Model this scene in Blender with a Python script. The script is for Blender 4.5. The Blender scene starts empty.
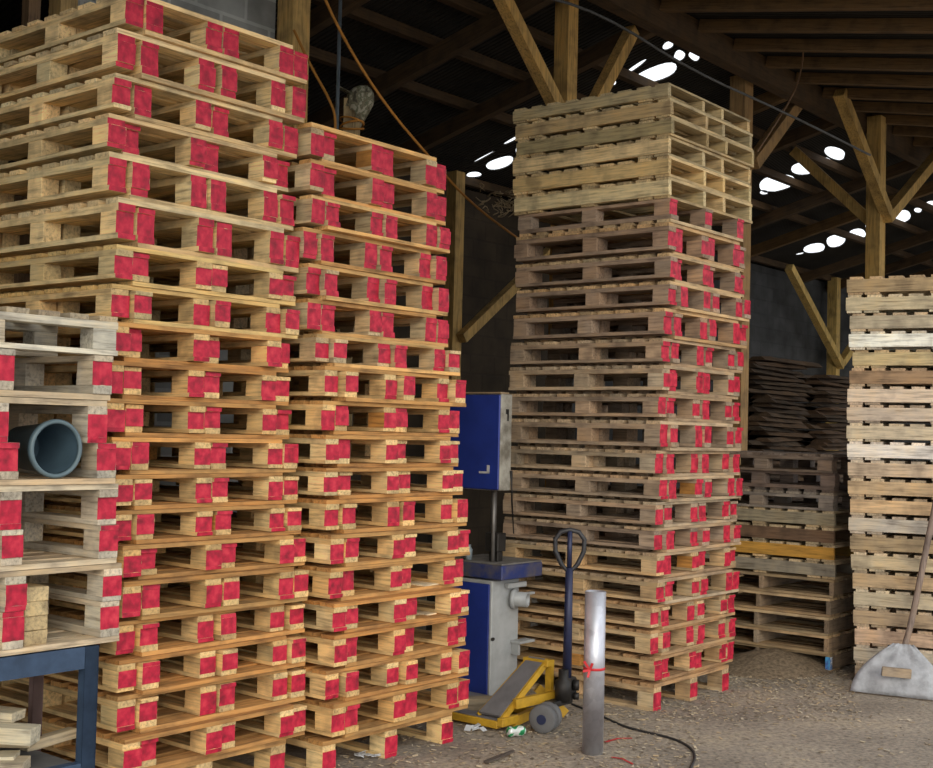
import bpy, bmesh, math, random
from mathutils import Vector, Matrix, noise
random.seed(7)
S = bpy.context.scene
COL = S.collection
F = 1250.0; HCAM = 1.59
# ------------------------------------------------------------------ camera
cam_d = bpy.data.cameras.new('camera'); cam = bpy.data.objects.new('camera', cam_d); COL.objects.link(cam)
cam_d.sensor_fit = 'HORIZONTAL'; cam_d.sensor_width = 36; cam_d.lens = F/933*36
PITCH = math.atan(48/F); ROLL = math.radians(1.35)
R = Matrix.Rotation(math.pi/2+PITCH, 4, 'X') @ Matrix.Rotation(ROLL, 4, 'Z')
cam.matrix_world = Matrix.Translation((0, 0, HCAM)) @ R
cam_d.clip_end = 200
S.camera = cam

def ray(px, py):
    d = R.to_3x3() @ Vector(((px-466.5)/F, -(py-384)/F, -1)); return d
def at(px, py, Y):                       # where a sight line meets a given distance
    d = ray(px, py); return Vector((0, 0, HCAM)) + d*(Y/d.y)
def atz(px, py, z):                      # where a sight line meets a given height
    d = ray(px, py); return Vector((0, 0, HCAM)) + d*((z-HCAM)/d.z)
ANG = math.radians(50.5)
U = Vector((math.cos(ANG), math.sin(ANG), 0)); V = Vector((-math.sin(ANG), math.cos(ANG), 0))
def AB(a, b, z=0): return U*a + V*b + Vector((0, 0, z))
def atb(px, py, b):                      # sight line meets the vertical plane at building depth b
    d = ray(px, py); return Vector((0, 0, HCAM)) + d*(b/d.dot(V))

# ------------------------------------------------------------------ materials
def newmat(name):
    m = bpy.data.materials.new(name); m.use_nodes = True
    nt = m.node_tree; nt.nodes.clear()
    out = nt.nodes.new('ShaderNodeOutputMaterial'); b = nt.nodes.new('ShaderNodeBsdfPrincipled')
    nt.links.new(b.outputs[0], out.inputs[0]); return m, nt, b
def N(nt, t, **kw):
    n = nt.nodes.new(t)
    for k, v in kw.items():
        if hasattr(n, k): setattr(n, k, v)
        else: n.inputs[k.replace('_', ' ')].default_value = v
    return n
def ramp(nt, src, stops):
    r = nt.nodes.new('ShaderNodeValToRGB'); nt.links.new(src, r.inputs[0])
    el = r.color_ramp.elements
    el[0].position, el[0].color = stops[0][0], (*stops[0][1], 1)
    el[1].position, el[1].color = stops[-1][0], (*stops[-1][1], 1)
    for p, c in stops[1:-1]:
        e = el.new(p); e.color = (*c, 1)
    return r.outputs[0]
def mix(nt, a, b, fac, mode='MIX'):
    m = nt.nodes.new('ShaderNodeMix'); m.data_type = 'RGBA'; m.blend_type = mode
    for s, v in ((0, fac), (6, a), (7, b)):
        if hasattr(v, 'links') or isinstance(v, bpy.types.NodeSocket): nt.links.new(v, m.inputs[s])
        else: m.inputs[s].default_value = v if s == 0 else (*v, 1)
    return m.outputs[2]
def math_(nt, op, a, b=None):
    m = nt.nodes.new('ShaderNodeMath'); m.operation = op
    for i, v in enumerate((a, b)):
        if v is None: continue
        if isinstance(v, bpy.types.NodeSocket): nt.links.new(v, m.inputs[i])
        else: m.inputs[i].default_value = v
    return m.outputs[0]
def wood_nodes(nt, axis, strength=1.0):
    tc = nt.nodes.new('ShaderNodeTexCoord'); oi = nt.nodes.new('ShaderNodeObjectInfo')
    off = nt.nodes.new('ShaderNodeVectorMath'); off.operation = 'ADD'
    mul = nt.nodes.new('ShaderNodeVectorMath'); mul.operation = 'SCALE'; mul.inputs[0].default_value = (37, 61, 23)
    nt.links.new(oi.outputs['Random'], mul.inputs['Scale'])
    nt.links.new(tc.outputs['Object'], off.inputs[0]); nt.links.new(mul.outputs[0], off.inputs[1])
    mp = nt.nodes.new('ShaderNodeMapping'); sc = [75, 75, 75]; sc[axis] = 4.5
    mp.inputs['Scale'].default_value = sc; nt.links.new(off.outputs[0], mp.inputs[0])
    n1 = N(nt, 'ShaderNodeTexNoise', Scale=1.0, Detail=5.0, Roughness=.65); nt.links.new(mp.outputs[0], n1.inputs[0])
    g = ramp(nt, n1.outputs[0], [(.30, (.36, .33, .30)), (.48, (.92, .92, .92)), (.70, (1.28, 1.25, 1.18))])
    n2 = N(nt, 'ShaderNodeTexNoise', Scale=7.0, Detail=6.0); nt.links.new(off.outputs[0], n2.inputs[0])
    g2 = ramp(nt, n2.outputs[0], [(.32, (.55, .54, .55)), (.5, (1, 1, 1)), (.70, (1.12, 1.04, .90))])
    at_ = nt.nodes.new('ShaderNodeAttribute'); at_.attribute_name = 'tone'
    c = mix(nt, oi.outputs['Color'], g, .85*strength, 'MULTIPLY')
    c = mix(nt, c, g2, .8*strength, 'MULTIPLY')
    c = mix(nt, c, at_.outputs['Color'], 1.0, 'MULTIPLY')
    return c, n1.outputs[0], off.outputs[0], tc
def wood(name, axis):
    m, nt, b = newmat(name)
    c, g, _, _ = wood_nodes(nt, axis)
    nt.links.new(c, b.inputs['Base Color']); b.inputs['Roughness'].default_value = .82
    bp = N(nt, 'ShaderNodeBump', Strength=.35, Distance=.004); nt.links.new(g, bp.inputs['Height']); nt.links.new(bp.outputs[0], b.inputs['Normal'])
    return m
WX, WY, WZ = wood('weathered_wood_across', 0), wood('weathered_wood_along', 1), wood('weathered_wood_upright', 2)
def paint_end(name, col, edge):
    m, nt, b = newmat(name)
    c, g, off, tc = wood_nodes(nt, 1)
    sp = nt.nodes.new('ShaderNodeSeparateXYZ'); nt.links.new(tc.outputs['Generated'], sp.inputs[0])
    x = sp.outputs[0]; z = sp.outputs[2]
    mx = math_(nt, 'MINIMUM', x, math_(nt, 'SUBTRACT', 1.0, x)); mz = math_(nt, 'MINIMUM', z, math_(nt, 'SUBTRACT', 1.0, z))
    mm = math_(nt, 'MINIMUM', mx, mz)
    n = N(nt, 'ShaderNodeTexNoise', Scale=26.0, Detail=4.0); nt.links.new(off, n.inputs[0])
    n3 = N(nt, 'ShaderNodeTexNoise', Scale=9.0, Detail=2.0); nt.links.new(off, n3.inputs[0])
    s = math_(nt, 'ADD', math_(nt, 'MULTIPLY', mm, edge), math_(nt, 'ADD', math_(nt, 'MULTIPLY', n.outputs[0], .5), math_(nt, 'MULTIPLY', n3.outputs[0], .45)))
    mr = nt.nodes.new('ShaderNodeMapRange'); mr.inputs[1].default_value = .43; mr.inputs[2].default_value = .49; nt.links.new(s, mr.inputs[0])
    var = ramp(nt, n.outputs[0], [(.30, tuple(v*.45 for v in col)), (.52, col), (.75, (min(1, col[0]*1.35), col[1]*3+.02, col[2]*1.8))])
    cc = mix(nt, c, var, mr.outputs[0])
    nt.links.new(cc, b.inputs['Base Color']); b.inputs['Roughness'].default_value = .6
    return m
RED = paint_end('crimson_painted_wood', (.52, .008, .042), 5.0)
BLUEP = paint_end('blue_painted_wood', (.07, .17, .50), 3.0)
def plain(name, col, rough=.7, metal=0, nscale=8, nmix=.5, dark=.5, bump=0, dirt=None):
    m, nt, b = newmat(name)
    tc = nt.nodes.new('ShaderNodeTexCoord')
    n = N(nt, 'ShaderNodeTexNoise', Scale=float(nscale), Detail=6.0, Roughness=.6); nt.links.new(tc.outputs['Object'], n.inputs[0])
    d = dirt if dirt else tuple(v*dark for v in col)
    c = ramp(nt, n.outputs[0], [(.35, d), (.6, col)])
    c = mix(nt, col, c, nmix)
    nt.links.new(c, b.inputs['Base Color']); b.inputs['Roughness'].default_value = rough; b.inputs['Metallic'].default_value = metal
    if bump:
        bp = N(nt, 'ShaderNodeBump', Strength=bump, Distance=.01); nt.links.new(n.outputs[0], bp.inputs['Height']); nt.links.new(bp.outputs[0], b.inputs['Normal'])
    return m
# ------------------------------------------------------------------ mesh helpers
class MB:
    def __init__(s): s.bm = bmesh.new(); s.tone = s.bm.loops.layers.float_color.new('tone')
    def _col(s, faces, t, mi):
        if not isinstance(t, tuple): t = (t, t, t)
        for f in faces:
            f.material_index = mi
            for l in f.loops: l[s.tone] = (*t, 1)
    def box(s, lo, hi, tone=1.0, mi=0, jit=0.0, front_mi=None, back_mi=None, bev=0.0):
        vs = []
        for z in (lo[2], hi[2]):
            for x, y in ((lo[0], lo[1]), (hi[0], lo[1]), (hi[0], hi[1]), (lo[0], hi[1])):
                vs.append(s.bm.verts.new((x+random.uniform(-jit, jit), y+random.uniform(-jit, jit), z+random.uniform(-jit, jit)*.3)))
        idx = ((3, 2, 1, 0), (4, 5, 6, 7), (0, 1, 5, 4), (1, 2, 6, 5), (2, 3, 7, 6), (3, 0, 4, 7))
        fs = [s.bm.faces.new([vs[i] for i in q]) for q in idx]
        s._col(fs, tone, mi)
        if front_mi is not None: fs[2].material_index = front_mi
        if back_mi is not None: fs[4].material_index = back_mi
        if bev:
            es = list({e for f in fs for e in f.edges})
            bmesh.ops.bevel(s.bm, geom=es, offset=bev, segments=1, affect='EDGES')
        return vs
    def beam(s, p, q, w, h, tone=1.0, mi=0, up=Vector((0, 0, 1))):
        p = Vector(p); q = Vector(q); d = (q-p).normalized(); sd = d.cross(up)
        if sd.length < 1e-3: sd = d.cross(Vector((0, 1, 0)))
        sd.normalize(); u2 = sd.cross(d)
        vs = []
        for c in (p, q):
            for i, j in ((-1, -1), (1, -1), (1, 1), (-1, 1)): vs.append(s.bm.verts.new(c+sd*(w/2*i)+u2*(h/2*j)))
        fs = [s.bm.faces.new([vs[i] for i in q_]) for q_ in ((3, 2, 1, 0), (4, 5, 6, 7), (0, 1, 5, 4), (1, 2, 6, 5), (2, 3, 7, 6), (3, 0, 4, 7))]
        s._col(fs, tone, mi)
    def tube(s, pts, r, seg=10, tone=1.0, mi=0, closed=False):
        pts = [Vector(p) for p in pts]; n = len(pts); rings = []
        rr = r if isinstance(r, (list, tuple)) else [r]*n
        prev = None
        for i, p in enumerate(pts):
            if closed: t = (pts[(i+1) % n]-pts[i-1])
            else: t = pts[min(i+1, n-1)]-pts[max(i-1, 0)]
            t.normalize()
            a = prev if prev is not None else (Vector((0, 0, 1)) if abs(t.z) < .9 else Vector((1, 0, 0)))
            a = (a - t*a.dot(t)).normalized(); prev = a; b = t.cross(a)
            rings.append([s.bm.verts.new(p+(a*math.cos(k*2*math.pi/seg)+b*math.sin(k*2*math.pi/seg))*rr[i]) for k in range(seg)])
        fs = []
        m = n if closed else n-1
        for i in range(m):
            A, B = rings[i], rings[(i+1) % n]
            for k in range(seg): fs.append(s.bm.faces.new((A[k], A[(k+1) % seg], B[(k+1) % seg], B[k])))
        for f in fs: f.smooth = True
        if not closed:
            fs.append(s.bm.faces.new(rings[0][::-1])); fs.append(s.bm.faces.new(rings[-1]))
        s._col(fs, tone, mi)
    def lathe(s, prof, axis_o, axis_d, seg=32, tone=1.0, mi=0, cap=True):
        o = Vector(axis_o); d = Vector(axis_d).normalized(); a = d.orthogonal().normalized(); b = d.cross(a); rings = []
        for r, h in prof:
            rings.append([s.bm.verts.new(o+d*h+(a*math.cos(k*2*math.pi/seg)+b*math.sin(k*2*math.pi/seg))*r) for k in range(seg)])
        fs = []
        for A, B in zip(rings, rings[1:]):
            for k in range(seg): fs.append(s.bm.faces.new((A[k], A[(k+1) % seg], B[(k+1) % seg], B[k])))
        for f in fs: f.smooth = True
        if cap: fs.append(s.bm.faces.new(rings[0][::-1])); fs.append(s.bm.faces.new(rings[-1]))
        s._col(fs, tone, mi)
    def prism(s, pts, off, tone=1.0, mi=0):
        A = [s.bm.verts.new(Vector(p)) for p in pts]; B = [s.bm.verts.new(Vector(p)+Vector(off)) for p in pts]; n = len(pts)
        fs = [s.bm.faces.new(A[::-1]), s.bm.faces.new(B)]
        for i in range(n): fs.append(s.bm.faces.new((A[i], A[(i+1) % n], B[(i+1) % n], B[i])))
        s._col(fs, tone, mi)
    def mesh(s, name, mats):
        bmesh.ops.recalc_face_normals(s.bm, faces=s.bm.faces)
        me = bpy.data.meshes.new(name); s.bm.to_mesh(me); s.bm.free()
        for m in (mats if isinstance(mats, (list, tuple)) else [mats]): me.materials.append(m)
        return me
    def build(s, name, mats, parent=None, color=None, label=None):
        o = bpy.data.objects.new(name, s.mesh(name, mats)); COL.objects.link(o)
        if parent: o.parent = parent
        o.color = (*(color or (1, 1, 1)), 1)
        if label: o['label'] = label
        return o
def tag(o, label, cat, group=None, kind=None):
    o['label'] = label; o['category'] = cat
    if group: o['group'] = group
    if kind: o['kind'] = kind
    return o
def recenter(o):                          # put a mesh object's origin at its base centre
    me = o.data; c = Vector((0, 0, 0)); zs = []
    for v in me.vertices: c += v.co; zs.append(v.co.z)
    c /= len(me.vertices); c.z = min(zs)
    me.transform(Matrix.Translation(-c)); o.location = o.location + c
    return o
def empty(name, loc, rz=0):
    o = bpy.data.objects.new(name, None); COL.objects.link(o); o.location = loc; o.rotation_euler = (0, 0, rz); o.empty_display_size = .1
    return o
def struct(o, name=None):
    o['kind'] = 'structure'
    return o

# ------------------------------------------------------------------ the shed
ZR, BR = 4.97, 5.0                        # ridge height and its place
SB, SF = .257, .19
def zback(b): return ZR-SB*(b-BR)
def zfront(b): return ZR-SF*(BR-b)
WALLB = 8.2
def on_back(px, py):
    d = ray(px, py); o = Vector((0, 0, HCAM))
    # z = ZR - SB*(b-BR)
    t = (ZR+SB*BR-HCAM)/(d.z+SB*d.dot(V)); return o+d*t

mroof = None
def roof_mat():
    m, nt, b = newmat('old_corrugated_sheet')
    tc = nt.nodes.new('ShaderNodeTexCoord')
    w = N(nt, 'ShaderNodeTexWave', Scale=6.5, Distortion=.3); w.bands_direction = 'X'; nt.links.new(tc.outputs['Object'], w.inputs[0])
    n = N(nt, 'ShaderNodeTexNoise', Scale=3.0, Detail=6.0); nt.links.new(tc.outputs['Object'], n.inputs[0])
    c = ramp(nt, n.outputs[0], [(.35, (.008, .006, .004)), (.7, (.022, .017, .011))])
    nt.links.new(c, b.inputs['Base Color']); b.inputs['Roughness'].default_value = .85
    bp = N(nt, 'ShaderNodeBump', Strength=.8, Distance=.03); nt.links.new(w.outputs[1], bp.inputs['Height']); nt.links.new(bp.outputs[0], b.inputs['Normal'])
    return m
MROOF = roof_mat()
holes = [(474, 175, 15, 6, -.1), (500, 163.5, 27, 12, -.3), (520, 150, 9, 8, -.3), (513.5, 139.5, 23, 3.2, -.5), (484, 157, 24, 2, -.5),
 (656, 74, 44, 16, -.32), (636, 67, 26, 4, -.6), (612.5, 83, 8, 6, 0), (603, 88, 7, 3, -.4), (668, 46, 11, 8, -.4), (679.5, 56, 11, 11, .5), (694.5, 56, 12, 10, .6), (692, 30, 9, 6, .2),
 (705, 36, 9, 3, .45), (716, 41.5, 10, 2.2, .4),
 (777, 183.5, 36, 17, -.25), (804, 168.5, 24, 14, -.1), (825, 162, 13, 9, .2), (835, 153.5, 22, 12, .3), (764, 193, 8, 4.5, 0),
 (814.5, 248.5, 21, 10, -.1), (836, 241, 20, 12, -.2), (857, 234.5, 18, 11, -.2), (868, 226.5, 5, 4, 0), (901, 217.5, 20, 13, -.3), (918, 210.5, 8, 5, .1), (931, 204, 11, 6, -.2), (800, 254, 8, 2, -.2)]
def back_roof():
    # roof plane coordinates: s along the ridge, t down the slope
    tdir = (V - Vector((0, 0, SB))).normalized()
    O = AB(0, BR, ZR)
    cu = bpy.data.curves.new('ceiling', 'CURVE'); cu.dimensions = '2D'; cu.fill_mode = 'BOTH'
    def spline(pts):
        sp = cu.splines.new('POLY'); sp.points.add(len(pts)-1); sp.use_cyclic_u = True
        for i, p in enumerate(pts): sp.points[i].co = (p[0], p[1], 0, 1)
    T = (WALLB+.5-BR)*math.sqrt(1+SB*SB)
    spline([(-4, 0), (27, 0), (27, T), (-4, T)])
    for i, (x, y, w, h, an) in enumerate(holes):
        pts = []; ph = i*1.7
        for k in range(18):
            a = k*math.tau/18; rr = 1+.05*math.sin(2*a+ph)+.04*math.sin(3*a+2*ph)
            cx, cy = math.cos(a), math.sin(a)
            ex = math.copysign(abs(cx)**.85, cx)*w/2*rr; ey = math.copysign(abs(cy)**.85, cy)*h/2*rr
            P = on_back(x+ex*math.cos(an)-ey*math.sin(an), y+ex*math.sin(an)+ey*math.cos(an))-O
            pts.append((P.dot(U), P.dot(tdir)))
        spline(pts)
    tmp = bpy.data.objects.new('tmp', cu); COL.objects.link(tmp)
    dg = bpy.context.evaluated_depsgraph_get(); me = bpy.data.meshes.new_from_object(tmp.evaluated_get(dg))
    bpy.data.objects.remove(tmp)
    bm = bmesh.new(); bm.from_mesh(me)
    bmesh.ops.remove_doubles(bm, verts=bm.verts, dist=1e-5)
    r = bmesh.ops.extrude_face_region(bm, geom=list(bm.faces))
    for e in r['geom']:
        if isinstance(e, bmesh.types.BMVert): e.co.z += .012
    bmesh.ops.recalc_face_normals(bm, faces=bm.faces)
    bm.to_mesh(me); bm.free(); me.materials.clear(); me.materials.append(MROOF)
    o = bpy.data.objects.new('ceiling', me); COL.objects.link(o)
    nrm = U.cross(tdir)
    o.matrix_world = Matrix(((U.x, tdir.x, nrm.x, O.x), (U.y, tdir.y, nrm.y, O.y), (U.z, tdir.z, nrm.z, O.z), (0, 0, 0, 1)))
    o['kind'] = 'structure'
back_roof()
FB = 1.6
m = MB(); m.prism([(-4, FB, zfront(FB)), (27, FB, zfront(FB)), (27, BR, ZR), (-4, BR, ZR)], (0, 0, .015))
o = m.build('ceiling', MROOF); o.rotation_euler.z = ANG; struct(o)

# floor
def floor_mat():
    m, nt, b = newmat('trodden_dirt_and_sawdust')
    tc = nt.nodes.new('ShaderNodeTexCoord')
    def nz(s, d=8.0, r=.6):
        n = N(nt, 'ShaderNodeTexNoise', Scale=float(s), Detail=d, Roughness=r); nt.links.new(tc.outputs['Object'], n.inputs[0]); return n.outputs[0]
    c1 = ramp(nt, nz(1.3), [(.35, (.23, .195, .16)), (.52, (.34, .29, .235)), (.68, (.43, .36, .27))])
    c2 = ramp(nt, nz(38), [(.33, (.45, .43, .40)), (.5, (1, 1, 1)), (.68, (1.5, 1.42, 1.25))])
    c = mix(nt, c1, c2, .75, 'MULTIPLY')
    nt.links.new(c, b.inputs['Base Color']); b.inputs['Roughness'].default_value = .95
    bp = N(nt, 'ShaderNodeBump', Strength=.6, Distance=.02); nt.links.new(nz(22), bp.inputs['Height']); nt.links.new(bp.outputs[0], b.inputs['Normal'])
    return m
MFLOOR = floor_mat()
m = MB(); m.box((-14, -16, -.1), (34, 34, 0)); o = m.build('floor', MFLOOR); struct(o)
# walls
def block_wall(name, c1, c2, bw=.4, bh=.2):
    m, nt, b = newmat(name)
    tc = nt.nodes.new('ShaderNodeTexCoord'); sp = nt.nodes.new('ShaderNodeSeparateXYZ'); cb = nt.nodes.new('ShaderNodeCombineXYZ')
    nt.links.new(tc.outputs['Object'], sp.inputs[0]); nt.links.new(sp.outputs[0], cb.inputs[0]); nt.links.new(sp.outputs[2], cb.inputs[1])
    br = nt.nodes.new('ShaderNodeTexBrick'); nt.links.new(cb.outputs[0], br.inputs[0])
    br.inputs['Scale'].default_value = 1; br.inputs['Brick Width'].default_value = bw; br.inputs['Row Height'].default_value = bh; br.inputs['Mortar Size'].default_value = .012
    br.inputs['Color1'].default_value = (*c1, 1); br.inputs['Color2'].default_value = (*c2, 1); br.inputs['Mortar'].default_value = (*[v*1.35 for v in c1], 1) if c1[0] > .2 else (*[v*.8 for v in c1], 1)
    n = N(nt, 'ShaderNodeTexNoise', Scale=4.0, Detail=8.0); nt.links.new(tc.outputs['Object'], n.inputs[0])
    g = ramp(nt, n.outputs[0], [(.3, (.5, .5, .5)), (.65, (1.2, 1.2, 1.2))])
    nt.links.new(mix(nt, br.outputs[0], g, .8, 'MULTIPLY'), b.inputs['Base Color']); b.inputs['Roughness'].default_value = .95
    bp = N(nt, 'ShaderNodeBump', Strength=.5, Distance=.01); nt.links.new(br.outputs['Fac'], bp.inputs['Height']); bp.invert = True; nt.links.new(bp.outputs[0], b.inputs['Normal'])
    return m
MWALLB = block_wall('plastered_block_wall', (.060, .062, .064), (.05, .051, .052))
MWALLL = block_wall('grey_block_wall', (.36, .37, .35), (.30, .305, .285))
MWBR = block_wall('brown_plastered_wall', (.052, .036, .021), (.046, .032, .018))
def wall(name, a0, a1, b0, b1, h, mat):
    m = MB(); m.box((a0, b0, 0), (a1, b1, h)); o = m.build(name, mat); o.rotation_euler.z = ANG; struct(o); return o
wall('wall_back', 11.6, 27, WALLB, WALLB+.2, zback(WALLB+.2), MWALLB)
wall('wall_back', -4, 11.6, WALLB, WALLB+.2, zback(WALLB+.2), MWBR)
wall('wall_right', 26.8, 27, -1, WALLB, 4.1, MWALLB)
wl0 = at(57, 20, 6.98); al0 = wl0.dot(U)
wall('wall_light_block', 1.2, 1.32, 5.0, WALLB-.01, 4.1, MWBR)  # unseen wall, added to block left-hand light from the wall behind the tower
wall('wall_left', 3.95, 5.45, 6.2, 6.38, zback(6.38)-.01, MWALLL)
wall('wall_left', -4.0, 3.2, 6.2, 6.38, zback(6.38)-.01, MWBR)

# roof timbers (ridge beam, purlins, rafters)
tn = [0]
def trim(p, q, w, h, mat, col):
    tn[0] += 1; m = MB(); p = Vector(p); q = Vector(q)
    L = (q-p).length; d = (q-p).normalized()
    m.box((0, -w/2, -h/2), (L, w/2, h/2)); o = m.build('trim_%d' % tn[0], mat, color=col)
    side = Vector((0, 0, 1)).cross(d).normalized(); up = d.cross(side)
    o.matrix_world = Matrix(((d.x, side.x, up.x, p.x), (d.y, side.y, up.y, p.y), (d.z, side.z, up.z, p.z), (0, 0, 0, 1)))
    struct(o); return o
TIM = (.15, .085, .03)
DTIM = (.075, .042, .016)
trim(AB(-4, BR, ZR-.13), AB(26.8, BR, ZR-.13), .12, .22, WX, DTIM)
for b in (5.8, 6.3, 6.9, 8.05):                      # purlins down the back slope
    trim(AB(-4, b, zback(b)-.055), AB(26.8, b, zback(b)-.055), .07, .08, WX, DTIM)
a = -2.2
while a < 26:                                          # rafters of the back slope
    if all(abs(a-k) > .35 for k in (9.4, 13.2, 16.5)):
        trim(AB(a, BR+.06, zback(BR+.06)-.16), AB(a, WALLB-.02, zback(WALLB-.02)-.16), .08, .13, WX, TIM if int(a*2) % 3 == 0 else DTIM)
    a += 1.17
a = 7.05
while a < 18:                                          # close-set rafters of the front slope
    trim(AB(a, FB, zfront(FB)-.05), AB(a, BR-.07, zfront(BR-.07)-.05), .075, .09, WX, (.17, .10, .04))
    a += .6
# ------------------------------------------------------------------ posts
def post(name, foot, top_z, w, col, label, braces=(), group=None, cat='post', extra=None):
    t = empty(name, foot); t.rotation_euler.z = ANG
    tag(t, label, cat, group)
    m = MB(); m.box((-w/2, -w/2, 0), (w/2, w/2, top_z), jit=.004); m.build('shaft', WZ, t, col)
    for (da, db, z0, z1, off) in braces:               # from the post out to the roof
        m = MB(); L = math.sqrt(da*da+db*db+(z1-z0)**2)
        m.beam((off[0], off[1], z0), (da+off[0], db+off[1], z1), w*.72, w*.72); m.build('brace', WZ, t, col)
    return t
PC = (.62, .38, .12)
def post_at(px, b): 
    d = ray(px, 380); P = d*(b/d.dot(V)); return Vector((P.x, P.y, 0))
p = post_at(559, 5.3)
post('wooden_post', p, zback(5.3)-.03, .125, PC, 'tawny timber post forking into a Y behind the top of the tall middle stack', [(-.95, 0, 3.75, 4.62, (-.03, -.1)), (.72, 0, 3.78, 4.76, (.03, -.1))], 'shed posts')
p = post_at(737, 5.25)
post('wooden_post', p, zback(5.25)-.05, .15, (.36, .22, .09), 'square timber post rising just behind the right edge of the middle stack', [(.9, 0, 4.05, 4.8, (0, -.12))], 'shed posts')
p = post_at(874, 4.85)
post('wooden_post', p, zfront(4.85)-.05, .145, (.50, .32, .10), 'timber post with spreading braces standing behind the pale right-hand stack', [(-1.2, 0, 3.9, 4.86, (0, -.11)), (1.6, 0, 3.85, 4.84, (0, -.11)), (-.1, .9, 3.75, 4.66, (.11, 0))], 'shed posts')
p = post_at(833, 8.0)
post('wooden_post', p, zback(8.0)-.06, .15, (.58, .40, .13), 'thin far timber post with V braces against the grey back wall', [(-1.9, 0, 2.75, 4.08, (0, -.13)), (1.9, 0, 2.8, 4.08, (0, -.13)), ], 'shed posts')
p = post_at(451, 7.9)
post('wooden_post', p, zback(7.9)-.08, .13, (.50, .32, .11), 'dim timber post with one long brace against the brown wall between the stacks', [(2.2, 0, 2.5, 4.08, (0, -.12))], 'shed posts')
p = post_at(283, 6.1)
post('wooden_post', p, zback(6.1)-.1, .15, (.62, .40, .14), 'broad yellow timber post at the end of the grey block wall', [], 'shed posts')
p = post_at(50, 6.1)
post('wooden_post', p, zback(6.1)-.1, .11, (.50, .33, .13), 'yellow timber post at the left end of the grey block wall', [], 'shed posts')
p = post_at(17, 6.1)
post('wooden_post', p, zback(6.1)-.1, .07, (.20, .12, .06), 'dark narrow timber post in the doorway at the top left corner', [], 'shed posts')

# ------------------------------------------------------------------ pallets
BW = .086                                  # width of a block
SP = .412                                  # spacing of the runners
PW = 2*SP+BW; PD = 1.12
TD, TS, TBK, TBT = .019, .026, .074, .018
RH = TS+TBK+TBT                            # runner height
PH = TD+RH
PAIR = TD*2+RH+.002
def mesh_deck(seed, full=False):
    random.seed(seed); m = MB(); n = 9; w = .092
    for i in range(n):
        y = i*(PD-w)/(n-1); ww = w*random.uniform(.84, 1.06); t = random.uniform(.72, 1.18)
        warm = random.uniform(-.06, .06)
        x0 = random.uniform(-.004, .006); x1 = PW+random.uniform(-.008, .004)
        y0 = max(0, y+(w-ww)/2); y1 = min(PD, y0+ww)
        m.box((x0, y0, -TD+.0005), (x1, y1, -.0005), tone=(t*(1+warm), t, t*(1-warm)), jit=.001)
    return m.mesh('deck', WX)
def mesh_bar(name, w, h, painted, seed, L=PD):
    random.seed(seed); m = MB(); m.box((0, 0, 0), (w, L, h), jit=.0012, front_mi=1 if painted else None, back_mi=1 if painted else None, tone=random.uniform(.85, 1.12), bev=0 if painted else .0015)
    return m.mesh(name, [WY, RED])
BL = .105
def mesh_block(front, back, seed, mat=None):
    random.seed(seed); m = MB(); m.box((0, 0, 0), (BW, BL, TBK), jit=.0015, front_mi=1 if front else None, back_mi=1 if back else None, tone=random.uniform(.85, 1.15), bev=0 if (front or back) else .0015)
    return m.mesh('block', [WY, mat or RED])
MD = [mesh_deck(100+i) for i in range(7)]
MS = {False: [mesh_bar('stringer_board', BW-.002, TS, False, 200+i) for i in range(3)], True: [mesh_bar('stringer_board', BW-.002, TS, True, 210+i) for i in range(3)]}
MBT = {False: [mesh_bar('bottom_board', BW-.002, TBT, False, 220+i) for i in range(3)], True: [mesh_bar('bottom_board', BW-.002, TBT, True, 230+i) for i in range(3)]}
MBK = {'f': [mesh_block(True, False, 240+i) for i in range(4)], 'm': [mesh_block(False, False, 250+i) for i in range(3)], 'b': [mesh_block(False, True, 260+i) for i in range(3)]}
MBLUE = mesh_block(True, False, 270, BLUEP)
rnd = random.Random(11)
def jcol(c, j=.12, w=.05):
    k = 1+rnd.uniform(-j, j); s = rnd.uniform(-w, w); return (c[0]*k*(1+s), c[1]*k, c[2]*k*(1-s), 1)
def child(name, me, par, loc, col):
    o = bpy.data.objects.new(name, me); COL.objects.link(o); o.parent = par; o.location = loc; o.color = col; return o
def block_pallet(paint='half', cd=(.5, .36, .2), cs=(.55, .40, .23), ce=None, blue=False):
    """origin: front left corner at the top of the deck; runners hang below; x across, y back"""
    t = bpy.data.objects.new('pallet', None); COL.objects.link(t); t.empty_display_size = .1
    child('deck', rnd.choice(MD), t, (0, 0, 0), jcol(cd))
    for i in range(3):
        x = i*SP+.001
        full = paint == 'full' or (paint == 'mix' and rnd.random() < .4)
        pt = full and paint != 'none'
        yo = rnd.uniform(-.004, .006)
        child('stringer_board', rnd.choice(MS[pt]), t, (x, yo, -TD-TS), jcol(cs))
        pb = paint != 'none' and rnd.random() < (.8 if pt else .6)
        child('bottom_board', rnd.choice(MBT[pb]), t, (x, rnd.uniform(-.006, .004), -PH), jcol(cs))
        for j, y in enumerate((0, (PD-BL)/2, PD-BL)):
            kind = 'fmb'[j]
            if paint == 'none': kind = 'm'
            me = rnd.choice(MBK[kind])
            if blue and i == 0 and j == 0: me = MBLUE
            c = jcol(ce or cs, .2, .08)
            if paint != 'none' and rnd.random() < .018: c = (.50, .24, .06, 1)
            child('block', me, t, (x, y+(rnd.uniform(-.006, .012) if j != 1 else rnd.uniform(-.03, .03)), -TD-TS-TBK), c)
    return t
def copy_tree(o, parent=None):
    c = o.copy(); COL.objects.link(c)
    if parent: c.parent = parent
    for ch in o.children: copy_tree(ch, c)
    return c
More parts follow.
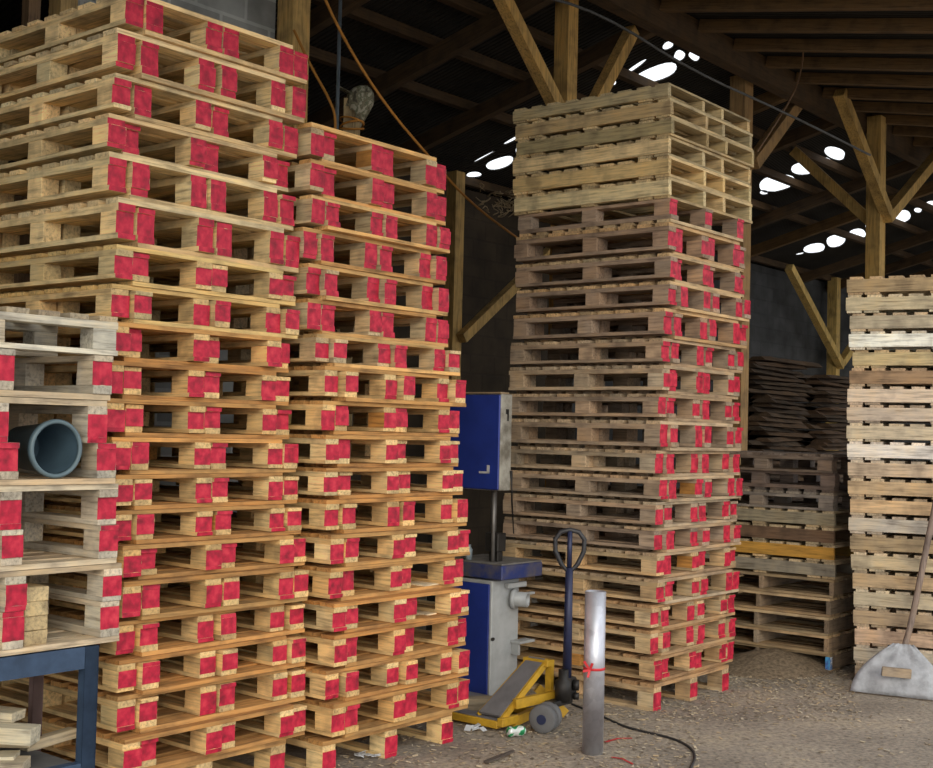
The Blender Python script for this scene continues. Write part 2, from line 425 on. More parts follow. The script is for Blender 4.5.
def place(t, P, rz=ANG, inv=False, sz=1.0, x_in_pair=0.0, yo=0.0):
    """P = front-left corner of the pair/pallet, at its lowest z.  inv: deck at the bottom."""
    c, s = math.cos(rz), math.sin(rz)
    def w(x, y): return Vector((c*x-s*y, s*x+c*y, 0))
    if not inv:
        t.location = P + w(x_in_pair, yo)+Vector((0, 0, PH*sz)); t.rotation_euler = (0, 0, rz)
        t.scale = (1, 1, sz)
    else:                                   # turned over about its long axis
        t.location = P + w(x_in_pair+PW, yo); t.rotation_euler = (0, math.pi, rz); t.scale = (1, 1, sz)
    return t
ORD = ['topmost', 'second', 'third', 'fourth', 'fifth', 'sixth', 'seventh', 'eighth', 'ninth', 'tenth', 'eleventh', 'twelfth', 'thirteenth', 'fourteenth', 'fifteenth', 'sixteenth', 'seventeenth', 'eighteenth', 'nineteenth', 'twentieth', 'twenty-first', 'twenty-second', 'twenty-third']
def layer(k, n):
    if k == n-1: return 'bottom'
    return ORD[k]
def lerp(a, b, t): return tuple(x*(1-t)+y*t for x, y in zip(a, b))

def pair_tower(corners, where, group, colfn, paintfn, last_single=True, first_single=False, nper=None):
    """corners: list of (P, ztop) from the top; ztop = top of the layer's upper deck."""
    n = len(corners)
    for k, (P, zt) in enumerate(corners):
        zb = corners[k+1][1] if k < n-1 else 0.0
        H = zt-zb; rz = ANG+math.radians(rnd.uniform(-.9, .9)); cd, cs = colfn(k)
        Pb = Vector((P.x, P.y, zb)); paint = paintfn(k)
        look = {'full': 'wholly crimson-ended', 'half': 'crimson-ended', 'mix': 'patchily crimson-ended'}[paint]
        if k == n-1 and last_single:
            sz = H/PH*.995
            t = place(block_pallet(paint, cd, cs), Pb, rz, False, sz)
            tag(t, 'crimson-ended wooden pallet standing on the floor under %s' % where, 'pallet', group)
        elif k == 0 and first_single:
            sz = H/PH*.995
            t = place(block_pallet(paint, cd, cs), Pb, rz, True, sz)
            tag(t, 'upturned %s wooden pallet in the highest red-ended layer of %s' % (look, where), 'pallet', group)
        else:
            sz = H/PAIR*.998
            t = place(block_pallet(paint, cd, cs), Pb+Vector((0, 0, (PAIR-PH)*sz)), rz, False, sz, -rnd.choice((0, 0, .004, .012)), rnd.uniform(-.03, .02))
            tag(t, 'deck-up %s pallet of %s layer, %s' % (look, layer(k, n)+(' nested' if k else ''), where), 'pallet', group)
            t = place(block_pallet(paint, cd, cs), Pb, rz, True, sz, BW+.006+rnd.choice((0, 0, .004, .012, .02)), rnd.uniform(-.02, .03))
            tag(t, 'upside-down %s pallet of %s layer, %s' % (look, layer(k, n)+(' nested' if k else ''), where), 'pallet', group)

# inverted pallets are turned about y: their painted face must still look to the front (y stays)
TAN = (.74, .48, .20); PALE = (.84, .64, .34); GREY = (.46, .35, .235); ORG = (.54, .285, .095); DBR = (.26, .18, .12)
# left-hand tower
yA = [3-41, 33, 77, 117, 156, 201, 249, 288, 326, 365, 403, 442, 480, 516, 551, 587, 628, 666, 703, 744, 783]
yA[0] = -6
lA = [126, 117, 113, 107, 116, 123, 113, 117, 106, 107, 105, 113, 115, 113, 117, 118, 119, 120, 119, 119, 116]
rA = [309, 305, 298, 293, 296, 298, 297, 297, 292.5, 293, 288, 296, 297, 302, 303, 301, 301, 302, 301, 301, 290]
cor = []
for q, (y, l, r) in enumerate(zip(yA, lA, rA)):
    c = (115 if q < 8 else 115.5 if q < 12 else 117)+((l-115)+(r-299))/2
    P = at(c, y, 5.0); cor.append((Vector((P.x, P.y, 0)), P.z+.02))
def colA(k):
    if k < 6: return lerp(PALE, GREY, .15 + .2*(k % 2)), PALE
    if k < 8: return (.68, .47, .19), (.68, .50, .25)
    return ORG, lerp(PALE, TAN, .5+.4*rnd.random())
pair_tower(cor, 'the tallest left-hand tower', 'pallets of the left-hand tower', colA, lambda k: 'full' if k < 6 else 'half')
A_corner = cor[12][0]
# second tower
yB = [164.4, 197, 228.8, 257, 288.7, 320, 351.4, 380, 410.7, 441, 470.6, 498.8, 529.6, 559, 590, 618.6, 650, 679, 712]
xB = [450.6, 446.5, 449.5, 446, 449, 449, 457, 464.7, 462, 461.7, 465, 464, 466, 466.4, 468, 469.4, 466.5, 469, 462]
cor = []
for y, x in zip(yB, xB):
    P = at(x, y, 6.57); Q = P-U*(PW+BW+.004); cor.append((Vector((Q.x, Q.y, 0)), P.z+.02))
corB = cor
def colB(k):
    if k < 7: return lerp(TAN, ORG, .2+.5*(k % 2)), lerp(GREY, PALE, .45)
    return ORG, lerp(PALE, TAN, rnd.random())
pair_tower(cor, 'the second tower from the left', 'pallets of the second tower', colB, lambda k: 'full' if k in (1, 2, 3, 4, 5) else ('mix' if k in (0, 6) else 'half'))
# middle tower, red ended
yC = [201, 225, 256, 284, 311, 341, 368, 397, 424, 454, 480.6, 506, 532, 557, 583, 609, 635, 662, 688]
xC = [670, 669, 668, 669, 664, 665, 663, 661, 661, 657, 661, 658, 656, 654, 654, 652, 653, 655, 653]
cor = []
for y, x in zip(yC, xC):
    P = at(x+1, y, 7.28); cor.append((Vector((P.x, P.y, 0)), P.z+.02))
C_top = cor[0]
def colC(k):
    if k < 5: return lerp(TAN, GREY, .6), (.38, .27, .19)
    return lerp(GREY, ORG, .5 if k > 14 else .12), lerp(GREY, TAN, .25+.3*rnd.random()) if k > 12 else lerp(GREY, (.36, .25, .18), rnd.random())
pair_tower(cor, 'the tall middle tower', 'red-ended pallets of the middle tower', colC, lambda k: 'mix' if k < 9 else ('full' if k < 11 else 'mix'), first_single=True)

# stringer pallets (plank on edge)
SL, SW_, SH = 1.14, 1.08, .112
def sp_mesh_deck(seed, L, W, h):
    random.seed(seed); m = MB(); n = 9; w = .095
    for i in range(n):
        y = i*(L-w)/(n-1); t = random.uniform(.7, 1.2); m.box((random.uniform(0, .01), y, 0), (W-random.uniform(0, .012), y+w*random.uniform(.8, 1), h), tone=t, jit=.001)
    return m.mesh('deck', WX)
def sp_mesh_bot(seed, L, W, h):
    random.seed(seed); m = MB(); w = .1
    for y in (0, .11, (L-w)/2, L-w-.11, L-w): m.box((random.uniform(0, .008), y, 0), (W-random.uniform(0, .008), y+w*.95, h), tone=random.uniform(.7, 1.2), jit=.001)
    return m.mesh('bottom_deck', WX)
def sp_mesh_str(seed, L, h):
    random.seed(seed); m = MB(); n = 10; w = .034
    d0 = random.uniform(-.004, .004)
    for i in range(1): pass
    m.box((0, 0, 0), (w, L, h), jit=.002, tone=random.uniform(.85, 1.12), bev=.002)
    return m.mesh('stringer', WY)
DK = [sp_mesh_deck(300+i, SL, SW_, .016) for i in range(4)]
BT = [sp_mesh_bot(310+i, SL, SW_, .014) for i in range(3)]
ST = [sp_mesh_str(320+i, SL, SH-.032) for i in range(4)]
def stringer_pallet(cd, cs, pos=(0, .43, .67, 1.046), bottom=True):
    """origin: lowest front left corner; stringers run back (y)"""
    t = bpy.data.objects.new('pallet', None); COL.objects.link(t); t.empty_display_size = .1
    child('deck', rnd.choice(DK), t, (0, 0, SH-.0165), jcol(cd, .15))
    for x in pos: child('stringer', rnd.choice(ST), t, (x, rnd.uniform(-.006, .006), .0155), jcol(cs, .22, .08))
    if bottom: child('bottom_deck', rnd.choice(BT), t, (0, 0, .0005), jcol(cd, .15))
    return t
LIGHT = (.66, .50, .27)
ys = [82, 97.5, 116, 135, 155, 176]
zc = C_top[1]; Pc = C_top[0]
tops = [at(668, y, 7.28).z+.0 for y in ys]; tops.append(zc)
xs = [668, 670, 671, 668, 669, 668]
colsC6 = [(.62, .47, .25), (.60, .46, .25), (.47, .35, .17), (.66, .52, .29), (.70, .53, .26), (.68, .52, .28)]
words = ['topmost', 'second', 'third', 'fourth', 'fifth', 'lowest']
for k in range(6):
    P = at(xs[k], ys[k], 7.28); zb = tops[k+1]
    t = stringer_pallet(LIGHT, colsC6[k])
    t.location = (P.x, P.y, zb+.0005); t.rotation_euler.z = ANG+math.radians(rnd.uniform(-.8, .8)); t.scale.z = (tops[k]-zb)/SH*.995
    tag(t, '%s of the six pale unpainted pallets crowning the tall middle tower' % words[k], 'pallet', 'pale pallets on the middle tower')

# right-hand stack
D0 = at(852, 690, 8.35); WD = Vector((.9, -.436, 0)).normalized(); angD = math.atan2(WD.y, WD.x)
# stringers show along the face, so the pallet's y axis runs along the face (to the left)
ndp = 22; topz = at(847, 277, 8.35).z; hD = topz/ndp
pal = [(.50, .37, .21), (.74, .66, .46), (.55, .46, .32), (.84, .80, .68), (.62, .48, .26), (.38, .27, .17), (.66, .56, .45), (.58, .46, .35), (.80, .70, .52), (.92, .89, .84), (.60, .50, .38), (.48, .38, .25),
       (.50, .38, .24), (.56, .50, .42), (.42, .30, .17), (.66, .57, .40), (.48, .38, .25), (.58, .50, .36), (.50, .40, .28), (.60, .44, .32), (.68, .58, .45), (.55, .45, .33)]
rzD = angD+math.pi/2
for k in range(ndp):
    z = topz-(k+1)*hD
    px = [847, 846, 850, 849, 853, 849, 847, 847, 847, 847, 848, 848, 849, 849, 850, 851, 852, 853, 853, 854, 854, 854][k]
    X0 = at(px, 444+(684-444)*(1-(z/1.59)), 8.35); P0 = Vector((X0.x, X0.y, 0))
    # local y -> -(face left)?  origin at right end so that y runs towards the left corner
    org = P0 + WD*SL
    t = stringer_pallet(lerp(pal[k], GREY, .4), pal[k])
    # local x must run into the stack, y along the face to the left: mirrored pair, so start from the right end
    t.rotation_euler.z = math.atan2(-WD.y, -WD.x)-math.pi/2
    # local y = -WD ; local x = rotate -90 of y -> points away from the camera when y points left
    t.location = (org.x, org.y, z+.0005); t.scale = (.72, 1, hD/SH*.995)
    tone = ['greyish', 'cream', 'sand-coloured', 'whitish', 'straw-coloured', 'brownish', 'pinkish white', 'fawn'][k % 8]
    if k == ndp-1: lab = 'lowest pallet of the pale right-hand stack, on the floor behind the shovel'
    else: lab = '%s pallet from the top in the pale unpainted right-hand stack' % ORD[k]
    if k == 0: lab = 'topmost brownish pallet of the pale unpainted right-hand stack'
    tag(t, lab, 'pallet', 'pallets of the right-hand stack')

# low dark stack between
E0 = atz(830, 673, 0); rzE = ANG
z = 0; labs = ['bottom', 'second', 'third', 'fourth', 'fifth']
for k in range(5):
    h = .126; P = Vector((E0.x, E0.y, z)) + U*[0, -.02, -.03, 0, .05][k]*.8
    t = stringer_pallet(lerp(GREY, TAN, .3), (.30, .22, .15), pos=(0, .52, 1.046))
    t.rotation_euler.z = rzE-math.pi/2+math.radians(rnd.uniform(-.8, .8)); t.location = P+V*1.08+Vector((0, 0, .0005)); t.scale = (1, .85, h/SH*.995)
    if k == 0:
        e = MB(); e.box((1.0805, -.002, .016), (1.082, .036, SH-.018)); e.build('painted_corner', BLUEP, t, (1, 1, 1), 'blue-painted corner')
        e = MB(); e.box((1.046, -.0035, .016), (1.081, -.0025, SH-.018)); e.build('painted_corner', BLUEP, t, (1, 1, 1), 'blue-painted corner')
    if k == 0: lab = 'brown pallet with one blue-painted corner, under the low stack by the right-hand one'
    else: lab = 'open-sided dull brown pallet, %s from the floor in the low dark stack' % labs[k]
    tag(t, lab, 'pallet', 'open-sided pallets of the low stack'); z += h
cE = [(.34, .29, .22), (.50, .29, .06), (.19, .115, .07), (.36, .29, .19)]
nE = ['grey', 'ochre-coloured', 'dark brown', 'pale grey-brown']
for k in range(4):
    h = .118; P = Vector((E0.x, E0.y, z+.0005)) + U*[.06, .05, .03, .03][k]
    t = stringer_pallet(lerp(GREY, PALE, .3), cE[k]); t.location = P; t.rotation_euler.z = rzE+math.radians(rnd.uniform(-.6, .6)); t.scale = (.85, 1, h/SH*.995)
    tag(t, 'solid-sided %s pallet in the upper half of the low dark stack' % nE[k], 'pallet', 'solid-sided pallets of the low stack'); z += h
t = place(block_pallet('none', (.36, .30, .24), (.30, .25, .21)), Vector((E0.x, E0.y, z))+U*.02, rzE, False, .125/PH*.995)
tag(t, 'thin grey open-sided pallet just above the solid-sided ones in the low stack', 'pallet'); z += .125
t = place(block_pallet('none', (.2, .15, .12), (.20, .145, .12)), Vector((E0.x, E0.y, z))+U*.03, rzE, True, 1.0)
tag(t, 'upside-down dark brown pallet second from the top of the low stack', 'pallet'); z += PH
t = place(block_pallet('none', (.2, .15, .12), (.24, .18, .14)), Vector((E0.x, E0.y, z))+U*.0, rzE, False, .95)
tag(t, 'dark brown deck-up pallet on top of the low stack before the slab piles', 'pallet')

# ------------------------------------------------------------------ steel table and the pallets on it
MBLUEM = plain('worn_blue_steel', (.055, .095, .17), .55, .3, 9, .6, .4)
MPINK = plain('primer_brown_steel', (.20, .13, .12), .7, .1, 9, .5, .5)
Tc = atz(116, 634, .0)
A0 = Vector((A_corner.x, A_corner.y, 0))
ET = A0 - U*.03 - V*.10                       # right front corner of the table load
ztab = at(100, 640, ET.y).z-.005
tb = empty('work_table', ET - U*.45); tb.rotation_euler.z = ANG
tag(tb, 'blue angle-iron table carrying the small stack at the left edge', 'table')
LW, LD = 1.25, 1.0
def leg(x, y, mat, w=.05):
    m = MB(); m.box((x, y, 0), (x+w, y+.006, ztab-.002)); m.box((x+w-.006, y+.0, 0), (x+w, y+w, ztab-.002)); m.box((x, y, 0), (x+w, y+w*.7, ztab-.002)); return m.build('leg', mat, tb)
xr = .45-.10
leg(xr-.05, 0, MBLUEM, .06); leg(xr-LW, 0, MBLUEM); leg(xr-.055, .34, MPINK, .045); leg(xr-LW, LD-.05, MPINK)
for nm, lo, hi in (('front_rail', (xr-LW+.055, .0, ztab-.085), (xr-.052, .045, ztab-.002)), ('back_rail', (xr-LW+.055, LD-.05, ztab-.075), (xr-.06, LD, ztab-.002)),
                   ('side_rail', (xr-.045, .046, ztab-.07), (xr, LD-.055, ztab-.002)), ('lower_rail', (xr-LW+.055, 0, .24), (xr-.052, .04, .30))):
    m = MB(); m.box(lo, hi); m.build(nm, MBLUEM, tb)
m = MB(); m.box((xr-LW+.06, .05, .27), (xr-.06, LD-.06, .298)); m.build('shelf', plain('grey_board_shelf', (.13, .13, .13), .9), tb)
# pallets on the table: three pairs runner to runner, one upturned, one turned sideways
yE = [637, 600, 562.5, 524, 483, 443, 401, 357]
xE = [118, 119, 115, 114, 110, 101, 104, 105]
zs = [ztab+.003]
for i in range(1, 8): zs.append(at(110, yE[i], ET.y).z)
labE = ['upside-down crimson-ended pallet lying directly on the blue steel table', 'deck-up crimson-ended pallet with stacked offcuts in it, second up on the steel table',
        'upside-down weathered pallet third up on the steel table', 'deck-up weathered pallet fourth up on the steel table, below the bucket',
        'upside-down pallet the grey bucket rests on, above the steel table', 'deck-up pallet over the grey bucket, above the steel table',
        'upside-down pallet second from the top of the stack on the steel table']
EG = (.60, .53, .42)
for i in range(7):
    h = zs[i+1]-zs[i] if i < 7 else .15
    dx = (xE[i]-110)/1250*5/.74
    P = Vector((ET.x, ET.y, zs[i])) - U*(PW+.045) + U*dx
    inv = i % 2 == 0
    t = place(block_pallet('half', lerp(EG, TAN, .3), EG), P, ANG+math.radians(rnd.uniform(-.5, .5)), inv, h/PH*.995)
    tag(t, labE[i], 'pallet', 'pallets on the steel table')
h = at(105, 318, ET.y).z-zs[7]
t = block_pallet('none', (.55, .47, .34), (.66, .60, .48))
PP = Vector((ET.x, ET.y, zs[7]+.001)) - U*.05
t.location = PP + Vector((0, 0, PH*h/PH)) ; t.rotation_euler = (0, 0, ANG+math.pi/2); t.scale = (1, 1, h/PH*.99)
tag(t, 'greyish pallet turned sideways on top of the stack on the steel table', 'pallet', 'pallets on the steel table')
# bucket
MBK_ = plain('grey_blue_plastic', (.075, .125, .165), .45, 0, 12, .5, .6)
gapx = ET - U*(PW+.045) + U*(SP+BW+ (SP-BW)/2)
zb0 = zs[4]+TD+.004; rB = .111
zc_ = zb0+rB
Bc = at(40, 441, ET.y-.25)
bk = empty('bucket', (0, 0, 0)); 
bx = ET - U*(.045) - U*(BW+.170)
bk.location = Vector((bx.x, bx.y, zb0+rB)) + V*.01
m = MB(); m.lathe([(rB-.002, 0), (rB, .004), (rB-.003, .02), (rB-.012, .022), (rB-.03, .24), (rB-.034, .243), (rB-.034, .238), (rB-.018, .03), (rB-.02, 0)], (0, 0, 0), V, 40, cap=False)
m.build('body', MBK_, bk)
m = MB(); m.lathe([(rB-.034, .24), (.002, .235)], (0, 0, 0), V, 40, cap=False); m.build('base', MBK_, bk)
m = MB(); m.tube([V*0+(Vector((0, 0, 1))*math.cos(a)+U*math.sin(a))*(rB-.009) for a in [i*math.tau/40 for i in range(40)]], .009, 8, closed=True); m.build('rim', plain('pale_plastic_rim', (.13, .19, .22), .45), bk)
tag(bk, 'grey-blue bucket lying on its side inside the pallet stack at the left edge', 'bucket')
# short offcuts inside the lowest pallet pair on the table
oc = [(-.115, 0), (-.115, 1), (-.115, 2), (-.115, 3), (.0, 0), (.0, 1), (.0, 2)]
rowx = ET - U*(PW+.045) + U*(SP+.043)          # left edge of the middle runner
def offcut(loc, rz, size, col, lab, grp, name='wood_offcut'):
    m = MB(); m.box((0, 0, 0), size, jit=.003, bev=.002); o = m.build(name, WY, None, col); o.location = loc; o.rotation_euler = rz if isinstance(rz, tuple) else (0, 0, rz)
    tag(o, lab, 'wood offcut', grp); return o
heights = .045
nm = ['bottom', 'second', 'third', 'top']
for k in range(4):
    P = rowx - U*.105 + Vector((0, 0, zs[0]+TD+.002+k*.054)) + V*.02
    offcut(P, ANG, (.09, .3, .052), jcol((.62, .45, .2), .2)[:3], 'short timber offcut, %s of the pile left of the middle block on the table' % nm[k], 'offcuts in the lowest pallets')
for k in range(4):
    P = rowx + U*(BW+.018) + Vector((0, 0, zs[0]+TD+.002+k*.054)) + V*.025
    offcut(P, ANG, (.095, .3, .052), jcol((.58, .46, .26), .2)[:3], 'short timber offcut, %s of the pile right of the middle block on the table' % nm[k], 'offcuts in the lowest pallets')
# offcuts on the lower shelf
rs = random.Random(5)
for k, (px, py, L, w, h, rz, ry) in enumerate([(-5, 712, .42, .09, .06, -.2, .05), (-16, 735, .34, .10, .05, .15, -.03), (-12, 700, .36, .10, .035, -.45, .1), (6, 722, .32, .08, .055, -.1, 0), (0, 752, .3, .12, .04, .2, 0), (62, 738, .24, .05, .04, .35, -.2)]):
    P = at(px, py, ET.y-.25+.12*k if k < 5 else ET.y+.1)
    m = MB(); m.box((-L/2, -w/2, 0), (L/2, w/2, h), jit=.004, bev=.002)
    o = m.build('wood_offcut', WX, None, [(.62, .56, .42), (.60, .55, .42), (.66, .58, .42), (.55, .44, .28), (.5, .42, .3), (.62, .52, .36)][k])
    Yq = ET.y-[.20, .22, .08, .05, .25, -.15][k]; z0 = [.40, .30, .46, .345, .30, .30][k]
    Q = at(px, 384, Yq); o.location = (Q.x, Yq, z0); o.rotation_euler = (0, ry*.3, rz+[.1, .0, .25, .1, -.1, .6][k])
    tag(o, ['squared pale offcut lying across the others on the lower table shelf', 'short pale block low on the left of the table shelf', 'long pale offcut topmost on the table shelf', 'brown-ended offcut sticking out of the heap on the table shelf', 'grey stub at the back of the table shelf', 'lone slanting offcut nearest the blue leg on the table shelf'][k], 'wood offcut', 'offcuts on the table shelf')

# ------------------------------------------------------------------ band saw
MB1 = plain('blue_enamel', (.020, .045, .30), .45, .1, 5, .45, .5)
MB2 = plain('stained_cream_enamel', (.40, .38, .33), .6, .1, 9, .8, .35, dirt=(.10, .085, .06))
MB3 = plain('pale_grey_enamel', (.45, .47, .48), .5, .1, 6, .6, .6)
MDK = plain('dark_greasy_iron', (.045, .042, .04), .5, .6, 14, .5, .5)
MSTEEL = plain('dusty_steel', (.20, .19, .18), .5, .5, 10, .6, .5)
H0 = at(490, 692, 7.42); sb = empty('bandsaw', (H0.x, H0.y, 0)); sb.rotation_euler.z = ANG
tag(sb, 'blue and grey band saw standing between the second and middle towers', 'machine')
def zat(py, Y=7.5, px=490): return at(px, py, Y).z
def part(name, boxes, mat, par=sb, bev=.006, label=None):
    m = MB()
    for lo, hi in boxes: m.box(lo, hi, bev=bev)
    return m.build(name, mat, par, label=label)
zt = zat(578)
part('cabinet', [((.004, .004, .0), (.27, .42, zt-.01))], MB3)
part('door', [((-.004, .02, .04), (.003, .41, zt-.03))], MB1, label='blue side door')
part('door_latch', [((-.0, -.004, zt*.5), (.03, .003, zt*.5+.02))], MDK)
part('shelf_bracket', [((.19, -.07, .33), (.34, .003, .345)), ((.2, -.05, .26), (.22, .003, .33))], MB3, bev=.001)
m = MB(); m.lathe([(.045, 0), (.045, .10), (.035, .10), (.033, .0)], (.20, .004, zt-.13), (.35, -1, .0), 20, cap=False); m.lathe([(.06, 0), (.06, .02), (.01, .021)], (.20, -.0, zt-.13), (.35, -1, 0), 20); m.build('dust_spout', MB3, sb)
part('spout_clamp', [((.12, -.03, zt-.06), (.30, .0, zt-.03)), ((.25, -.05, zt-.11), (.36, -.02, zt-.095))], MB3, bev=.002)
# table
part('saw_table', [((-.0, -.07, zt), (.405, .40, zt+.085))], plain('blue_painted_cast_table', (.03, .05, .20), .5, .2, 8, .8, .5, dirt=(.16, .14, .11)))
part('table_top', [((.004, -.066, zt+.086), (.401, .396, zt+.096))], plain('dusty_table_top', (.22, .21, .20), .7, .2, 12, .7, .5), bev=.002)
zt2 = zt+.097
part('guide_block', [((.07, .02, zt2+.06), (.15, .12, zt2+.17)), ((.085, .03, zt2), (.135, .1, zt2+.06))], MDK, bev=.004)
zu0, zu1 = zat(490), zat(394)
m = MB(); m.tube([(.06, .05, zt2), (.06, .05, zu0+.02)], .012); m.build('guide_post', MSTEEL, sb)
m = MB(); m.tube([(.125, .10, zt2+.17), (.125, .10, zu0+.02)], .018); m.build('guide_post', MSTEEL, sb)
part('column', [((.05, .42, 0), (.2, .56, zu1-.08))], MDK)
part('upper_housing', [((.0, -.04, zu0), (.105, .50, zu1))], MB2)
part('upper_door', [((-.014, -.036, zu0+.005), (-.001, .495, zu1-.006))], MB1, label='deep blue upper wheel cover')
part('door_edge', [((-.014, -.04, zu1+.0005), (.07, .50, zu1+.010))], plain('bare_wood_edge', (.35, .25, .15), .8), bev=.001)
m = MB(); m.box((-.0155, .03, zu0+.10), (-.0145, .11, zu0+.112)); m.box((-.0155, .03, zu0+.10), (-.0145, .05, zu0+.15)); m.build('scraped_mark', plain('bare_scrape', (.6, .6, .62), .6), sb)
m = MB(); m.box((.04, -.0415, zu1-.12), (.07, -.0405, zu1-.09)); m.box((.055, -.0415, zu1-.16), (.07, -.0405, zu1-.09)); m.build('keyhole_slot', MDK, sb)
m = MB()
for q in range(4): m.tube([(.09+.006*q, -.045, zu0+.12), (.105+.012*q, -.05+.01*q, zu0-.0-.02*q), (.11+.02*q, -.05+.01*q, zu0-.08-.06*q)], .0035, 6)
m.build('hanging_wire', MDK, sb)
# jars at the back of the table
for k, (x, y) in enumerate([(.04, .22), (.11, .30)]):
    m = MB(); m.lathe([(.022, 0), (.024, .06), (.014, .075), (.014, .09)], (0, 0, 0), (0, 0, 1), 16); o = m.build('bottle', plain('cloudy_plastic', (.28, .34, .38), .3))
    o.location = Vector((H0.x, H0.y, zt2+.001)) + U*x + V*y
    tag(o, ['small cloudy bottle on the saw table, nearer the blue door', 'small cloudy bottle on the saw table, farther back by the iron column'][k], 'bottle', 'bottles on the saw table')
# timber scraps leaning by the cabinet
for k, (px, py, L, c) in enumerate([(478, 690, .3, (.42, .33, .22)), (476, 708, .28, (.30, .25, .18))]):
    P = atz(px, py, 0); m = MB(); m.box((-L/2, -.05, 0), (L/2, .05, .07), jit=.004, bev=.002); o = m.build('wood_offcut', WX, None, c)
    o.location = (P.x-.02, P.y-.10+.05*k, .001); o.rotation_euler.z = [-.5, .1][k]
    tag(o, ['brown timber block on the floor against the band saw base', 'greyish timber block on the floor in front of the band saw base'][k], 'wood offcut')

# ------------------------------------------------------------------ pallet jack
MY = plain('worn_yellow_paint', (.62, .36, .03), .5, .1, 14, .5, .45)
MGR = plain('scuffed_fork_plate', (.20, .19, .20), .6, .2, 10, .6, .6)
MBH = plain('dark_blue_tube', (.025, .032, .085), .45, .2, 8, .5, .5)
MRUB = plain('grey_rubber', (.15, .15, .155), .7, 0, 10, .5, .6)
J0 = atz(496, 731, 0); pj = empty('pallet_jack', J0); pj.rotation_euler.z = ANG
tag(pj, 'yellow hand pallet jack with a dark blue loop handle beside the steel pipe', 'pallet jack')
# local: x = U (width), y = V (forks reach back), pump towards -y
def jp(x, y, z): return Vector((x, y, z))
for x in (-.02, .36):
    m = MB(); m.box((x, -.02, .015), (x+.12, .62, .055), bev=.004); f = m.build('fork', MY, pj)
    m = MB(); m.box((x+.015, .0, .0555), (x+.105, .61, .059)); m.build('fork_plate', MGR, f)
m = MB(); m.prism([(.02, -.015, .07), (.02, .13, .07), (.32, .02, .345), (.32, -.09, .345)], (-.008, 0, .012)); m.build('sloping_plate', MGR, pj)
m = MB(); m.beam((.02, -.025, .06), (.32, -.10, .345), .016, .032); m.beam((.02, .14, .06), (.32, .03, .345), .012, .02); m.build('frame_rib', MY, pj)
m = MB(); m.box((.29, -.12, .315), (.36, .05, .35), bev=.004); m.beam((.34, -.10, .32), (.34, -.10, .16), .025, .04); m.build('crosshead', MY, pj)
m = MB(); m.box((-.02, -.06, .03), (.12, -.02, .075), bev=.004); m.beam((.08, -.06, .14), (.40, -.14, .16), .03, .05); m.beam((.36, .0, .18), (.50, -.10, .03), .03, .05); m.beam((.10, -.04, .04), (.36, -.0, .05), .03, .05); m.build('cross_frame', MY, pj)
m = MB(); m.lathe([(.045, .14), (.045, .25), (.028, .26), (.028, .31)], (.33, -.20, 0), (0, 0, 1), 20); m.box((.22, -.22, .12), (.40, -.15, .15), bev=.006); m.build('pump', MDK, pj)
m = MB(); m.box((.36, -.22, .14), (.44, -.15, .26), bev=.01); m.lathe([(.03, 0), (.03, .03)], (.40, -.22, .22), (.6, -1, 0), 14); m.lathe([(.02, 0), (.02, .03)], (.40, -.22, .16), (.6, -1, 0), 14); m.build('handle_hinge', MDK, pj)
for k in range(2):
    wx, wy = (.165, -.20) if k == 0 else (.235, -.18)
    ax = (-.95, -.26, 0)
    wx += .0; m = MB(); m.lathe([(.03, 0), (.068, .002), (.0755, .01), (.0755, .042), (.068, .05), (.03, .052)], (wx, wy, .076), ax, 28)
    w_ = m.build('wheel', MRUB, pj)
    m = MB(); m.lathe([(.026, -.004), (.026, .058)], (wx, wy, .076), ax, 16); m.build('hub', MBH, w_)
# handle
hb = Vector((.385, -.185, .22)); ht = Vector((.365, -.20, .86))
m = MB(); m.tube([hb, hb*.5+ht*.5, ht], [.026, .023, .021], 12); m.build('handle_shaft', MBH, pj)
hx = Vector((1, .0, 0)); hx = Vector((math.cos(-ANG), math.sin(-ANG), 0)).normalized()   # keeps the loop square to the viewer's side
loop = [(0, 0), (.045, .05), (.078, .12), (.08, .185), (.05, .225), (0, .237), (-.05, .225), (-.08, .185), (-.078, .12), (-.045, .05)]
m = MB(); m.tube([ht+hx*a_+Vector((0, 0, b_-.03)) for a_, b_ in loop], .013, 10, closed=True); m.build('loop_handle', plain('black_grip', (.03, .03, .035), .5), pj)
m = MB(); m.tube([ht, ht+Vector((0, 0, .2))], .014, 8); m.build('release_lever', MBH, pj)

# ------------------------------------------------------------------ steel pipe, ribbon, can, cable
PB = atz(592.5, 753, 0); rp = .053
m = MB(); hp = at(593, 591, PB.y).z
m.lathe([(rp-.004, .004), (rp, 0), (rp, hp), (rp-.005, hp), (rp-.006, .004)], (0, 0, 0), (0, 0, 1), 40, cap=False)
mpipe, nt, b = newmat('galvanised_steel')
tc = nt.nodes.new('ShaderNodeTexCoord'); vo = N(nt, 'ShaderNodeTexVoronoi', Scale=26.0); nt.links.new(tc.outputs['Object'], vo.inputs[0])
nn = N(nt, 'ShaderNodeTexNoise', Scale=7.0, Detail=5.0); nt.links.new(tc.outputs['Object'], nn.inputs[0])
cc = ramp(nt, vo.outputs['Color'], [(.1, (.58, .60, .68)), (.9, (.70, .72, .80))]); cc = mix(nt, cc, ramp(nt, nn.outputs[0], [(.35, (.55, .5, .5)), (.6, (1, 1, 1))]), .6, 'MULTIPLY')
nt.links.new(cc, b.inputs['Base Color']); b.inputs['Metallic'].default_value = .6; b.inputs['Roughness'].default_value = .42
pp = m.build('steel_pipe', mpipe); pp.location = PB
tag(pp, 'upright galvanised steel pipe standing on the floor before the middle tower', 'pipe')
MR = plain('red_plastic_ribbon', (.62, .03, .04), .5)
zr_ = at(593, 668, PB.y).z
m = MB(); R1 = rp+.0025
n = 40
